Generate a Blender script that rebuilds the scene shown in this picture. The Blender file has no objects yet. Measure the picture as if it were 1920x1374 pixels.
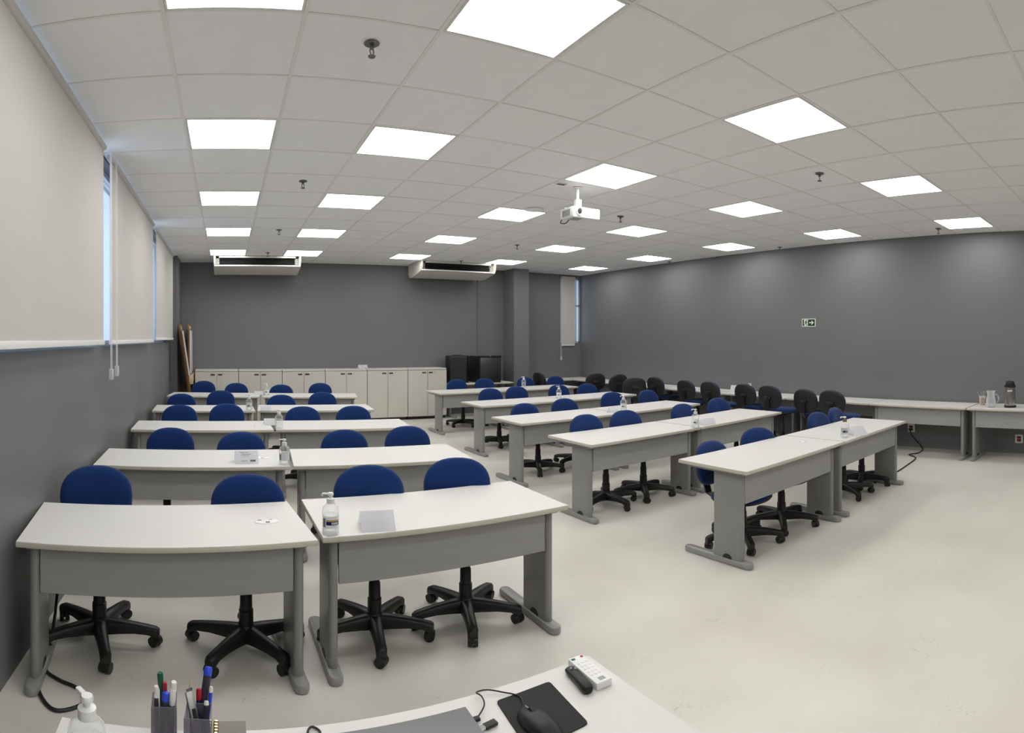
import bpy, bmesh, math, random
from mathutils import Vector, Matrix
R = math.radians
random.seed(7)
S = bpy.context.scene
C = S.collection

# ------------------------------------------------------------------ camera
# the photograph is a cylindrical sweep panorama: u = FX*angle, v = FY*tan(elevation)
FX, FY, CU, CV, YAW, EYE = 1101.0, 978.0, 960.0, 635.0, 0.488, 1.711
cd = bpy.data.cameras.new('camera')
cd.type = 'PANO'
cd.panorama_type = 'CENTRAL_CYLINDRICAL'
cd.central_cylindrical_range_u_min = -960.0 / FX
cd.central_cylindrical_range_u_max = 960.0 / FX
cd.central_cylindrical_range_v_min = -(1374.0 - CV) / FY
cd.central_cylindrical_range_v_max = CV / FY
cd.central_cylindrical_radius = 1.0
cd.clip_start = 0.02
cam = bpy.data.objects.new('camera', cd)
C.objects.link(cam)
cam.location = (0, 0, EYE)
cam.rotation_euler = (math.pi / 2, 0, -YAW)
S.camera = cam

# ------------------------------------------------------------------ world (overcast blue-white daylight outside the windows)
w = bpy.data.worlds.new('sky'); S.world = w; w.use_nodes = True
bg = w.node_tree.nodes['Background']
bg.inputs['Color'].default_value = (0.68, 0.81, 1.0, 1)
bg.inputs['Strength'].default_value = 1.9
S.view_settings.view_transform = 'Standard'
S.view_settings.look = 'None'
S.view_settings.gamma = 1.0
S.view_settings.use_curve_mapping = False
S.view_settings.exposure = 0.0
PANEL = 11.5            # radiance of the LED ceiling panels


def P(u, v, z):
    """pixel of the photograph -> point on the horizontal plane z"""
    th = (u - CU) / FX + YAW
    r = FY * (EYE - z) / (v - CV)
    return Vector((r * math.sin(th), r * math.cos(th), z))


def AX(u, x):
    """y at which the plane x = const is seen in pixel column u"""
    return x / math.tan((u - CU) / FX + YAW)


def AY(u, y):
    return y * math.tan((u - CU) / FX + YAW)


# ------------------------------------------------------------------ materials
def mat(name, col, rough=0.6, metal=0.0, noise=None, bump=None, spec=0.5, trans=0.0, ior=1.45, alpha=1.0, sheen=0.0, emit=None):
    m = bpy.data.materials.new(name); m.use_nodes = True
    nt = m.node_tree; b = nt.nodes['Principled BSDF']
    b.inputs['Base Color'].default_value = (*col, 1)
    b.inputs['Roughness'].default_value = rough
    b.inputs['Metallic'].default_value = metal
    b.inputs['Specular IOR Level'].default_value = spec
    b.inputs['Transmission Weight'].default_value = trans
    b.inputs['IOR'].default_value = ior
    b.inputs['Alpha'].default_value = alpha
    b.inputs['Sheen Weight'].default_value = sheen
    if emit:
        b.inputs['Emission Color'].default_value = (*emit[0], 1)
        b.inputs['Emission Strength'].default_value = emit[1]
    tc = nt.nodes.new('ShaderNodeTexCoord')
    if noise:                       # (scale, amount, [stretch])
        n = nt.nodes.new('ShaderNodeTexNoise')
        n.inputs['Scale'].default_value = noise[0]; n.inputs['Detail'].default_value = 5
        mp = nt.nodes.new('ShaderNodeMapping')
        if len(noise) > 2: mp.inputs['Scale'].default_value = noise[2]
        nt.links.new(tc.outputs['Object'], mp.inputs['Vector']); nt.links.new(mp.outputs[0], n.inputs['Vector'])
        r = nt.nodes.new('ShaderNodeValToRGB')
        a = noise[1]
        r.color_ramp.elements[0].position = 0.3; r.color_ramp.elements[1].position = 0.7
        r.color_ramp.elements[0].color = (*[max(0, c * (1 - a)) for c in col], 1)
        r.color_ramp.elements[1].color = (*[min(1, c * (1 + a)) for c in col], 1)
        nt.links.new(n.outputs['Fac'], r.inputs['Fac']); nt.links.new(r.outputs['Color'], b.inputs['Base Color'])
    if bump:
        n2 = nt.nodes.new('ShaderNodeTexNoise'); n2.inputs['Scale'].default_value = bump[0]; n2.inputs['Detail'].default_value = 3
        bp = nt.nodes.new('ShaderNodeBump'); bp.inputs['Strength'].default_value = bump[1]; bp.inputs['Distance'].default_value = bump[2] if len(bump) > 2 else 0.002
        nt.links.new(tc.outputs['Object'], n2.inputs['Vector']); nt.links.new(n2.outputs['Fac'], bp.inputs['Height'])
        nt.links.new(bp.outputs['Normal'], b.inputs['Normal'])
    return m


def clear(name, col, amount=0.82, rough=0.06):
    """thin clear plastic / glass: mostly see-through with a glossy skin"""
    m = bpy.data.materials.new(name); m.use_nodes = True; nt = m.node_tree; nt.nodes.clear()
    o = nt.nodes.new('ShaderNodeOutputMaterial'); t = nt.nodes.new('ShaderNodeBsdfTransparent'); t.inputs[0].default_value = (*col, 1)
    p = nt.nodes.new('ShaderNodeBsdfPrincipled'); p.inputs['Base Color'].default_value = (*col, 1); p.inputs['Roughness'].default_value = rough
    lw = nt.nodes.new('ShaderNodeLayerWeight'); lw.inputs['Blend'].default_value = 0.35
    mr = nt.nodes.new('ShaderNodeMapRange'); mr.inputs['To Min'].default_value = 1 - amount; mr.inputs['To Max'].default_value = min(1, 1.5 - amount)
    mx = nt.nodes.new('ShaderNodeMixShader')
    nt.links.new(lw.outputs['Facing'], mr.inputs['Value']); nt.links.new(mr.outputs[0], mx.inputs['Fac'])
    nt.links.new(t.outputs[0], mx.inputs[1]); nt.links.new(p.outputs[0], mx.inputs[2]); nt.links.new(mx.outputs[0], o.inputs[0])
    return m


def floor_mat():
    m = bpy.data.materials.new('polished_floor'); m.use_nodes = True; nt = m.node_tree; b = nt.nodes['Principled BSDF']
    L = nt.links.new
    tc = nt.nodes.new('ShaderNodeTexCoord')
    n1 = nt.nodes.new('ShaderNodeTexNoise'); n1.inputs['Scale'].default_value = 1.1; n1.inputs['Detail'].default_value = 7
    L(tc.outputs['Object'], n1.inputs['Vector'])
    r1 = nt.nodes.new('ShaderNodeValToRGB')
    r1.color_ramp.elements[0].position = 0.3; r1.color_ramp.elements[0].color = (0.60, 0.575, 0.515, 1)
    r1.color_ramp.elements[1].position = 0.7; r1.color_ramp.elements[1].color = (0.71, 0.685, 0.625, 1)
    L(n1.outputs['Fac'], r1.inputs['Fac'])
    # rubbed-in dark scuffs: thin contour lines of a stretched noise, only in patches
    mp = nt.nodes.new('ShaderNodeMapping'); mp.inputs['Scale'].default_value = (1.0, 2.6, 1); mp.inputs['Rotation'].default_value = (0, 0, 0.5)
    L(tc.outputs['Object'], mp.inputs['Vector'])
    n2 = nt.nodes.new('ShaderNodeTexNoise'); n2.inputs['Scale'].default_value = 5.5; n2.inputs['Detail'].default_value = 4; n2.inputs['Distortion'].default_value = 1.4
    L(mp.outputs[0], n2.inputs['Vector'])
    sb = nt.nodes.new('ShaderNodeMath'); sb.operation = 'SUBTRACT'; sb.inputs[1].default_value = 0.5; L(n2.outputs['Fac'], sb.inputs[0])
    ab = nt.nodes.new('ShaderNodeMath'); ab.operation = 'ABSOLUTE'; L(sb.outputs[0], ab.inputs[0])
    lt = nt.nodes.new('ShaderNodeMapRange'); lt.inputs['From Min'].default_value = 0.0; lt.inputs['From Max'].default_value = 0.006; lt.inputs['To Min'].default_value = 1; lt.inputs['To Max'].default_value = 0
    L(ab.outputs[0], lt.inputs['Value'])
    n3 = nt.nodes.new('ShaderNodeTexNoise'); n3.inputs['Scale'].default_value = 3.1; n3.inputs['Detail'].default_value = 2; L(tc.outputs['Object'], n3.inputs['Vector'])
    pm = nt.nodes.new('ShaderNodeMapRange'); pm.inputs['From Min'].default_value = 0.58; pm.inputs['From Max'].default_value = 0.68; L(n3.outputs['Fac'], pm.inputs['Value'])
    mu = nt.nodes.new('ShaderNodeMath'); mu.operation = 'MULTIPLY'; L(lt.outputs[0], mu.inputs[0]); L(pm.outputs[0], mu.inputs[1])
    m2 = nt.nodes.new('ShaderNodeMath'); m2.operation = 'MULTIPLY'; m2.inputs[1].default_value = 0.6; L(mu.outputs[0], m2.inputs[0])
    mx = nt.nodes.new('ShaderNodeMix'); mx.data_type = 'RGBA'; L(m2.outputs[0], mx.inputs[0]); L(r1.outputs['Color'], mx.inputs[6]); mx.inputs[7].default_value = (0.16, 0.15, 0.13, 1)
    L(mx.outputs[2], b.inputs['Base Color'])
    rr = nt.nodes.new('ShaderNodeMapRange'); rr.inputs['To Min'].default_value = 0.28; rr.inputs['To Max'].default_value = 0.46; L(n1.outputs['Fac'], rr.inputs['Value'])
    L(rr.outputs[0], b.inputs['Roughness'])
    return m


M = dict(
    floor=floor_mat(),
    wall=mat('grey_wall_paint', (0.168, 0.168, 0.174), 0.52, noise=(0.9, 0.03), bump=(60, 0.05)),
    tile=mat('ceiling_tile_white', (0.89, 0.89, 0.90), 0.85, noise=(7, 0.012), bump=(180, 0.05)),
    grid=mat('ceiling_grid_white', (0.82, 0.81, 0.785), 0.55),
    slab=mat('ceiling_void', (0.30, 0.30, 0.29), 0.9),
    panel=mat('led_diffuser', (0.9, 0.9, 0.9), 0.5, emit=((1.0, 0.983, 0.95), PANEL)),
    lamp_frame=mat('lamp_frame_white', (0.75, 0.75, 0.74), 0.5),
    top=mat('white_laminate', (0.69, 0.68, 0.66), 0.42, noise=(2.0, 0.012)),
    edge=mat('cream_edge_band', (0.56, 0.54, 0.45), 0.5),
    steel=mat('grey_painted_steel', (0.27, 0.27, 0.268), 0.34, noise=(3, 0.03)),
    modesty=mat('grey_modesty_board', (0.335, 0.335, 0.325), 0.5, noise=(4, 0.03, (1, 1, 8))),
    foot=mat('grey_foot_plastic', (0.29, 0.29, 0.285), 0.3),
    blue=mat('blue_fabric', (0.0065, 0.0295, 0.128), 0.9, noise=(90, 0.12), bump=(420, 0.25, 0.001), sheen=0.15, spec=0.2),
    black=mat('black_plastic', (0.0125, 0.0125, 0.013), 0.42, bump=(250, 0.08, 0.001)),
    shell=mat('charcoal_plastic', (0.016, 0.018, 0.018), 0.5, bump=(200, 0.1, 0.001)),
    metal=mat('dull_metal', (0.42, 0.42, 0.41), 0.35, 1.0),
    chrome=mat('chrome', (0.7, 0.7, 0.7), 0.15, 1.0),
    cab=mat('cabinet_grey_beige', (0.60, 0.585, 0.53), 0.5, noise=(3, 0.015)),
    cabtop=mat('cabinet_top', (0.63, 0.62, 0.575), 0.45),
    handle=mat('dark_handle', (0.10, 0.10, 0.10), 0.35, 0.6),
    blind=mat('blind_fabric', (0.55, 0.535, 0.51), 0.75, noise=(1.2, 0.02, (1, 1, 4))),
    white=mat('white_plastic', (0.80, 0.80, 0.79), 0.4),
    alu=mat('window_aluminium', (0.62, 0.63, 0.66), 0.35, 0.5),
    glass=clear('window_glass', (0.92, 0.96, 1.0), 0.93, 0.02),
    bottle=clear('clear_bottle', (0.97, 0.98, 0.975), 0.93, 0.08),
    water=clear('clear_jug', (0.97, 0.98, 0.98), 0.88, 0.05),
    smoke=clear('smoky_acrylic', (0.66, 0.64, 0.70), 0.93, 0.08),
    clearp=clear('clear_weight', (0.85, 0.87, 0.87), 0.6, 0.1),
    paper=mat('white_paper', (0.90, 0.90, 0.93), 0.8),
    ink=mat('dark_print', (0.05, 0.05, 0.06), 0.8),
    greyink=mat('grey_print', (0.35, 0.35, 0.37), 0.8),
    navy=mat('navy_label', (0.02, 0.025, 0.11), 0.6),
    yellow=mat('yellow_label', (0.80, 0.52, 0.12), 0.6),
    amber=mat('bronze_pump', (0.28, 0.21, 0.12), 0.35, 0.5),
    green=mat('dark_green_sign', (0.006, 0.03, 0.012), 0.5),
    glow=mat('pale_sign_white', (0.75, 0.82, 0.70), 0.6),
    red=mat('red_socket', (0.22, 0.012, 0.015), 0.4),
    wood=mat('varnished_wood', (0.235, 0.115, 0.042), 0.4, noise=(6, 0.3, (6, 6, 0.6))),
    palewood=mat('pale_wood_edge', (0.58, 0.44, 0.28), 0.45),
    acbody=mat('air_conditioner_cream', (0.62, 0.61, 0.55), 0.45),
    acdark=mat('air_conditioner_outlet_dark', (0.03, 0.03, 0.03), 0.6),
    fridge=mat('dark_steel_door', (0.085, 0.083, 0.08), 0.3, 0.7),
    spr=mat('sprinkler_bronze', (0.16, 0.155, 0.15), 0.4, 0.6),
    laptop=mat('grey_laptop_lid', (0.20, 0.20, 0.21), 0.45, 0.3),
    pad=mat('black_mouse_pad', (0.014, 0.014, 0.014), 0.75, bump=(600, 0.2, 0.0006)),
    mgreen=mat('green_cap', (0.008, 0.10, 0.05), 0.35), mred=mat('red_cap', (0.42, 0.012, 0.02), 0.35), mblue=mat('blue_cap', (0.03, 0.07, 0.62), 0.3),
    mwhite=mat('white_cap', (0.78, 0.77, 0.72), 0.35), mbody=mat('marker_body_dark', (0.035, 0.035, 0.05), 0.35), mnavy=mat('navy_barrel', (0.012, 0.014, 0.08), 0.35),
    gold=mat('gold_coil', (0.75, 0.62, 0.30), 0.25, 0.9), kraft=mat('kraft_sleeve', (0.50, 0.30, 0.18), 0.8),
    steelb=mat('brushed_flask', (0.46, 0.44, 0.42), 0.22, 0.95, noise=(40, 0.15, (8, 8, 0.2))),
    notebook=mat('taupe_cover', (0.20, 0.18, 0.165), 0.5),
)

# card stock lets some light through
nt = M['paper'].node_tree; tr = nt.nodes.new('ShaderNodeBsdfTranslucent'); tr.inputs[0].default_value = (0.9, 0.9, 0.93, 1)
mx = nt.nodes.new('ShaderNodeMixShader'); mx.inputs[0].default_value = 0.35
nt.links.new(nt.nodes['Principled BSDF'].outputs[0], mx.inputs[1]); nt.links.new(tr.outputs[0], mx.inputs[2]); nt.links.new(mx.outputs[0], nt.nodes['Material Output'].inputs[0])

# ------------------------------------------------------------------ geometry helpers
def join(bm, t, mtx=None):
    if mtx is not None: bmesh.ops.transform(t, matrix=mtx, verts=t.verts)
    me = bpy.data.meshes.new('t'); t.to_mesh(me); t.free(); bm.from_mesh(me); bpy.data.meshes.remove(me)


def BM(): return bmesh.new()


def box(bm, x0, x1, y0, y1, z0, z1, bev=0.0, seg=2, mtx=None):
    t = BM(); bmesh.ops.create_cube(t, size=1)
    for v in t.verts: v.co = ((x0 + x1) / 2 + v.co.x * (x1 - x0), (y0 + y1) / 2 + v.co.y * (y1 - y0), (z0 + z1) / 2 + v.co.z * (z1 - z0))
    if bev: bmesh.ops.bevel(t, geom=t.edges[:], offset=bev, segments=seg, affect='EDGES', profile=0.5)
    join(bm, t, mtx); return bm


def cyl(bm, p0, p1, r0, r1=None, n=16):
    r1 = r0 if r1 is None else r1
    p0, p1 = Vector(p0), Vector(p1); d = p1 - p0
    t = BM(); bmesh.ops.create_cone(t, cap_ends=True, segments=n, radius1=r0, radius2=r1, depth=d.length)
    q = d.to_track_quat('Z', 'Y').to_matrix().to_4x4()
    join(bm, t, Matrix.Translation((p0 + p1) / 2) @ q); return bm


def lathe(bm, prof, n=20, at=(0, 0, 0), sx=1, sy=1):
    rings = []
    for r, z in prof:
        if r < 1e-6: rings.append([bm.verts.new((at[0], at[1], at[2] + z))])
        else: rings.append([bm.verts.new((at[0] + sx * r * math.cos(2 * math.pi * i / n), at[1] + sy * r * math.sin(2 * math.pi * i / n), at[2] + z)) for i in range(n)])
    for a, b in zip(rings, rings[1:]):
        for i in range(n):
            j = (i + 1) % n
            if len(a) == 1 and len(b) == 1: continue
            if len(a) == 1: bm.faces.new((a[0], b[j], b[i]))
            elif len(b) == 1: bm.faces.new((a[i], a[j], b[0]))
            else: bm.faces.new((a[i], a[j], b[j], b[i]))
    if len(rings[0]) > 1: bm.faces.new(rings[0][::-1])
    if len(rings[-1]) > 1: bm.faces.new(rings[-1])
    return bm


def smooth_pts(pts, k=4):
    pts = [Vector(p) for p in pts]; out = []
    for i in range(len(pts) - 1):
        p0 = pts[max(i - 1, 0)]; p1 = pts[i]; p2 = pts[i + 1]; p3 = pts[min(i + 2, len(pts) - 1)]
        for s in range(k):
            t = s / k
            out.append(0.5 * ((2 * p1) + (p2 - p0) * t + (2 * p0 - 5 * p1 + 4 * p2 - p3) * t * t + (3 * p1 - p0 - 3 * p2 + p3) * t ** 3))
    out.append(pts[-1]); return out


def tube(bm, pts, r, n=8, k=4):
    pts = smooth_pts(pts, k) if k else [Vector(p) for p in pts]
    rings = []; up = Vector((0.123, 0.456, 0.88)).normalized()
    for i, p in enumerate(pts):
        d = (pts[min(i + 1, len(pts) - 1)] - pts[max(i - 1, 0)]).normalized()
        a = d.cross(up)
        if a.length < 1e-3: a = d.cross(Vector((1, 0, 0)))
        a.normalize(); b = d.cross(a)
        rings.append([bm.verts.new(p + r * (math.cos(2 * math.pi * j / n) * a + math.sin(2 * math.pi * j / n) * b)) for j in range(n)])
    for A, B in zip(rings, rings[1:]):
        for j in range(n): bm.faces.new((A[j], A[(j + 1) % n], B[(j + 1) % n], B[j]))
    bm.faces.new(rings[0][::-1]); bm.faces.new(rings[-1]); return bm


def prism(bm, poly, h0, h1, mtx=None, bev=0):
    """polygon in xy extruded z h0..h1"""
    t = BM()
    a = [t.verts.new((x, y, h0)) for x, y in poly]; b = [t.verts.new((x, y, h1)) for x, y in poly]
    t.faces.new(a[::-1]); t.faces.new(b); n = len(poly)
    for i in range(n): t.faces.new((a[i], a[(i + 1) % n], b[(i + 1) % n], b[i]))
    bmesh.ops.recalc_face_normals(t, faces=t.faces[:])
    if bev: bmesh.ops.bevel(t, geom=[e for e in t.edges if abs(e.verts[0].co.z - e.verts[1].co.z) < 1e-6], offset=bev, segments=2, affect='EDGES', profile=0.5)
    join(bm, t, mtx); return bm


def stadium(x0, x1, y0, y1, n=8):
    """rounded-end bar outline, long axis y"""
    r = (x1 - x0) / 2; cx = (x0 + x1) / 2; out = []
    for i in range(n + 1): a = math.pi * i / n; out.append((cx + r * math.cos(a), y1 - r + r * math.sin(a)))
    for i in range(n + 1): a = math.pi + math.pi * i / n; out.append((cx + r * math.cos(a), y0 + r + r * math.sin(a)))
    return out


def mesh(name, bm, m, smooth=True, ang=38):
    bmesh.ops.recalc_face_normals(bm, faces=bm.faces[:])
    me = bpy.data.meshes.new(name); bm.to_mesh(me); bm.free()
    me.materials.append(M[m])
    if smooth:
        for p in me.polygons: p.use_smooth = True
        me.set_sharp_from_angle(angle=R(ang))
    return me


def ob(name, data, parent=None, loc=(0, 0, 0), rot=(0, 0, 0)):
    o = bpy.data.objects.new(name, data); C.objects.link(o)
    if parent is not None: o.parent = parent
    o.location = loc; o.rotation_euler = rot
    return o


def part(name, bm, m, parent, loc=(0, 0, 0), rot=(0, 0, 0), smooth=True):
    return ob(name, mesh(name, bm, m, smooth), parent, loc, rot)


def tag(o, label, cat, group=None):
    o['label'] = label; o['category'] = cat
    if group: o['group'] = group
    return o


def thing(name, label, cat, loc=(0, 0, 0), rz=0, group=None):
    return tag(ob(name, None, None, loc, (0, 0, rz)), label, cat, group)


def struct(o): o['kind'] = 'structure'; return o


def clone(root, loc, rz, label, rx=0, ry=0):
    def cp(o, parent):
        c = o.copy(); C.objects.link(c); c.parent = parent
        for ch in o.children: cp(ch, c)
        return c
    r = cp(root, None); r.location = loc; r.rotation_euler = (rx, ry, rz); r['label'] = label
    return r


# ------------------------------------------------------------------ room shell
XL, XR, YB, YF, H = -0.945, 7.60, 11.0, -3.2, 3.316
struct(part('floor', box(BM(), XL - 0.2, XR + 0.2, YF - 0.2, YB + 0.2, -0.1, 0), 'floor', None, smooth=False))
# left wall with a ribbon window opening
W0, W1, WZ0, WZ1 = 1.3, 9.72, 1.645, 3.30
bm = BM()
box(bm, XL - 0.2, XL, YF, YB, 0, WZ0); box(bm, XL - 0.2, XL, YF, YB, WZ1, 3.5)
box(bm, XL - 0.2, XL, YF, W0, WZ0, WZ1); box(bm, XL - 0.2, XL, W1, YB, WZ0, WZ1)
wl = struct(part('wall_left', bm, 'wall', None, smooth=False))
part('pilaster', box(BM(), XL, XL + 0.12, 10.05, YB, 0, H), 'wall', wl, smooth=False)
struct(part('wall_right', box(BM(), XR, XR + 0.2, YF, YB, 0, 3.5), 'wall', None, smooth=False))
# back wall with a narrow window by the right corner
BX0, BX1, BZ0, BZ1 = 7.06, 7.58, 1.60, 3.24
bm = BM()
box(bm, XL - 0.2, XR + 0.2, YB, YB + 0.2, 0, BZ0); box(bm, XL - 0.2, XR + 0.2, YB, YB + 0.2, BZ1, 3.5)
box(bm, XL - 0.2, BX0, YB, YB + 0.2, BZ0, BZ1); box(bm, BX1, XR + 0.2, YB, YB + 0.2, BZ0, BZ1)
wb = struct(part('wall_back', bm, 'wall', None, smooth=False))
part('column', box(BM(), 5.63, 5.98, 10.52, YB, 0, H), 'wall', wb, smooth=False)
struct(part('wall_front', box(BM(), XL - 0.2, XR + 0.2, YF - 0.2, YF, 0, 3.5), 'wall', None, smooth=False))

# windows
win = struct(ob('window_1', None, None, (XL - 0.1, W0, WZ0)))
bm = BM(); L_ = W1 - W0; Hh = WZ1 - WZ0
box(bm, -0.03, 0.03, 0, L_, 0, 0.05); box(bm, -0.03, 0.03, 0, L_, Hh - 0.05, Hh); box(bm, -0.03, 0.03, 0, 0.05, 0, Hh); box(bm, -0.03, 0.03, L_ - 0.05, L_, 0, Hh)
part('window_frame', bm, 'alu', win, smooth=False)
npane = 8
mul = mesh('mullion', box(BM(), -0.025, 0.025, -0.02, 0.02, 0.05, Hh - 0.05, 0.004), 'alu')
pan = mesh('pane', box(BM(), -0.003, 0.003, 0.02, L_ / npane - 0.02, 0.05, Hh - 0.05), 'glass', False)
for i in range(npane):
    if i: ob('mullion', mul, win, (0, i * L_ / npane, 0))
    ob('pane', pan, win, (0, i * L_ / npane, 0))
win2 = struct(ob('window_2', None, None, (BX0, YB + 0.035, BZ0)))
bm = BM(); ww, wh = BX1 - BX0, BZ1 - BZ0
for a in ((0, 0.04, 0, wh), (ww - 0.04, ww, 0, wh), (0, ww, 0, 0.04), (0, ww, wh - 0.04, wh), (0, ww, 0.93, 0.97)): box(bm, a[0], a[1], -0.03, 0.03, a[2], a[3])
part('window_frame', bm, 'alu', win2, smooth=False)
part('pane', box(BM(), 0.04, ww - 0.04, -0.003, 0.003, 0.04, wh - 0.04), 'glass', win2, smooth=False)

# ceiling: void slab, hung grid, lay-in tiles, light panels
T = 0.625
GX, GY = -0.2725, 1.925 - T * 8              # grid origin: light columns/rows start on grid lines
ceil = struct(part('ceiling', box(BM(), XL - 0.2, XR + 0.2, YF - 0.2, YB + 0.2, H + 0.06, H + 0.2), 'slab', None, smooth=False))
xs = [XL] + [GX + T * i for i in range(0, 13) if XL + 0.1 < GX + T * i < XR - 0.03] + [XR]
ys = [YF] + [GY + T * j for j in range(0, 27) if YF + 0.05 < GY + T * j < YB - 0.05] + [YB]
LC = [GX + T * k for k in (0, 2, 5, 8, 11)]
LR = [1.925 + 3 * T * k for k in (0, 1, 2, 3, 4)] + [1.925 - 4 * T, 1.925 - 7 * T]
tcache = {}; rest = BM()
for i in range(len(xs) - 1):
    for j in range(len(ys) - 1):
        if any(abs(xs[i] - a) < 0.01 for a in LC) and any(abs(ys[j] - b) < 0.01 for b in LR): continue
        k = (round(xs[i + 1] - xs[i], 3), round(ys[j + 1] - ys[j], 3))
        if k not in tcache:
            tcache[k] = mesh('ceiling_tile', box(BM(), 0.003, k[0] - 0.003, 0.003, k[1] - 0.003, 0.004, 0.02, 0.002, 1), 'tile', False)
        if ys[j] < -0.6:        # behind the camera: joined
            box(rest, xs[i] + 0.003, xs[i + 1] - 0.003, ys[j] + 0.003, ys[j + 1] - 0.003, H + 0.004, H + 0.02); continue
        ob('ceiling_tile', tcache[k], ceil, (xs[i], ys[j], H + random.uniform(0, 0.0025)))
part('ceiling_tile', rest, 'tile', ceil, smooth=False)['kind'] = 'stuff'
gl = mesh('grid_bar', box(BM(), -0.010, 0.010, YF, YB, 0, 0.03), 'grid', False)
gs = mesh('grid_bar', box(BM(), XL, XR, -0.008, 0.008, 0.001, 0.03), 'grid', False)
for x in xs[1:-1]: ob('grid_bar', gl, ceil, (x, 0, H))
for y in ys[1:-1]: ob('grid_bar', gs, ceil, (0, y, H))

rown = ['row nearest the camera', 'second row from the camera', 'third row from the camera', 'fourth row from the camera', 'row nearest the back wall', 'row above the camera', 'row behind the camera']
coln = ['column beside the window blinds', 'second column from the blinds', 'middle column', 'fourth column from the blinds', 'column beside the bare right wall']
fr = BM()
for a in ((0.012, 0.613, 0.012, 0.024), (0.012, 0.613, 0.601, 0.613), (0.012, 0.024, 0.024, 0.601), (0.601, 0.613, 0.024, 0.601)): box(fr, *a, 0.0, 0.02)
fr = mesh('frame', fr, 'lamp_frame', False); df = mesh('diffuser', box(BM(), 0.024, 0.601, 0.024, 0.601, 0.002, 0.008), 'panel', False)
for j, y in enumerate(LR):
    for i, x in enumerate(LC):
        t = thing('ceiling_light', 'lit square ceiling panel, ' + rown[j] + ', ' + coln[i], 'ceiling light', (x, y, H), 0, 'square ceiling light panels')
        ob('frame', fr, t); ob('diffuser', df, t)

# ------------------------------------------------------------------ desks
dcache = {}; DL = []
def desk(fl, fr_, label, cat='desk', group=None, depth=0.62, cover=False, flip=False):
    """fl, fr_: front-left and front-right corner of the top on the floor plan (front = side with the modesty board)"""
    fl, fr_ = Vector(fl), Vector(fr_); d = fr_ - fl; w_ = int(d.length * 50) / 50
    key = (w_, depth)
    DL.append((fl, d.normalized(), w_))
    if key not in dcache:
        dcache[key] = dict(
            top=mesh('tabletop', box(BM(), 0.0015, w_ - 0.0015, 0.0015, depth - 0.0015, 0.736, 0.74, 0.001, 1), 'top'),
            edge=mesh('edge_band', box(BM(), 0, w_, 0, depth, 0.712, 0.7385, 0.004), 'edge'),
            panel=mesh('modesty_panel', box(BM(), 0.09, w_ - 0.09, 0.085, 0.103, 0.465, 0.708, 0.002, 1), 'modesty'))
    if 'leg' not in dcache:
        b = prism(BM(), stadium(-0.022, 0.022, 0.075, 0.33), 0.04, 0.690, bev=0.003)
        dcache['leg'] = mesh('leg', b, 'steel')
        dcache['bracket'] = mesh('top_bracket', box(BM(), -0.03, 0.03, 0.05, depth - 0.05, 0.688, 0.712, 0.004), 'steel')
        dcache['foot'] = mesh('foot', prism(BM(), stadium(-0.034, 0.034, 0.0, 0.60), 0.0, 0.045, bev=0.012), 'foot')
        b = BM(); prism(b, [(0.04 * math.cos(math.pi * i / 10), 0.035 * math.sin(math.pi * i / 10)) for i in range(11)], -0.0235, 0.0235, Matrix.Translation((0, 0.2, 0.045)) @ Matrix.Rotation(R(90), 4, 'Z') @ Matrix.Rotation(R(90), 4, 'X'))
        dcache['arch'] = mesh('cable_port', b, 'black')
        b = BM(); lathe(b, [(0.045, 0), (0.046, 0.0025), (0.043, 0.004)], 28, sx=1.25, sy=0.8); dcache['cover'] = mesh('cable_cover', b, 'white')
        dcache['slot'] = [mesh('cable_slot', box(BM(), *q_, 0.0035, 0.0048), 'black', False) for q_ in ((-0.008, 0.012, -0.026, -0.012), (-0.04, -0.022, 0.012, 0.02), (0.014, 0.03, 0.016, 0.02))]
    q = dcache[key]
    t = thing('desk', label, cat, (fl.x, fl.y, 0), math.atan2(d.y, d.x), group)
    tp = ob('tabletop', q['top'], t); ob('edge_band', q['edge'], tp); ob('modesty_panel', q['panel'], t)
    for x in (0.065, w_ - 0.065):
        lg = ob('leg', dcache['leg'], t, (x, 0, 0)); ob('foot', dcache['foot'], lg); ob('top_bracket', dcache['bracket'], lg); ob('cable_port', dcache['arch'], lg)
    if cover:
        c = ob('cable_cover', dcache['cover'], t, (w_ - 0.17, 0.30, 0.74)); [ob('cable_slot', q_, c) for q_ in dcache['slot']]
    return t

G1 = 'student desks in the window-side block'; G2 = 'student desks in the far-side block'
ordn = ['front', 'second', 'third', 'fourth', 'back']
LD = [((-0.875, 2.34), (0.405, 2.485), (0.42, 2.51), (1.69, 2.54)), ((-0.90, 3.92), (0.44, 3.95), (0.46, 3.95), (1.74, 3.87)),
      ((-0.90, 5.52), (0.46, 5.55), (0.48, 5.55), (1.80, 5.44)), ((-0.88, 7.00), (0.36, 7.03), (0.38, 7.03), (1.80, 6.92)), ((-0.89, 8.86), (0.52, 8.72), (0.54, 8.71), (1.95, 8.48))]
for i, (a, b, c, d) in enumerate(LD):
    desk(a, b, f'white-topped grey desk against the window wall, {ordn[i]} row of left block', group=G1, cover=i in (0, 1, 2))
    desk(c, d, f'white-topped grey desk on the aisle side, {ordn[i]} row of left block', group=G1)
RD = [((2.95, 2.40), (4.30, 2.435), (4.31, 2.435), (5.66, 2.47)), ((2.78, 3.87), (4.15, 3.95), (4.16, 3.95), (5.62, 4.04)),
      ((2.88, 5.22), (4.27, 5.31), (4.28, 5.31), (5.66, 5.40)), ((3.18, 6.80), (4.53, 6.88), (4.54, 6.88), (5.88, 6.97)), ((3.30, 8.62), (4.645, 8.68), (4.655, 8.68), (6.0, 8.74))]
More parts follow.
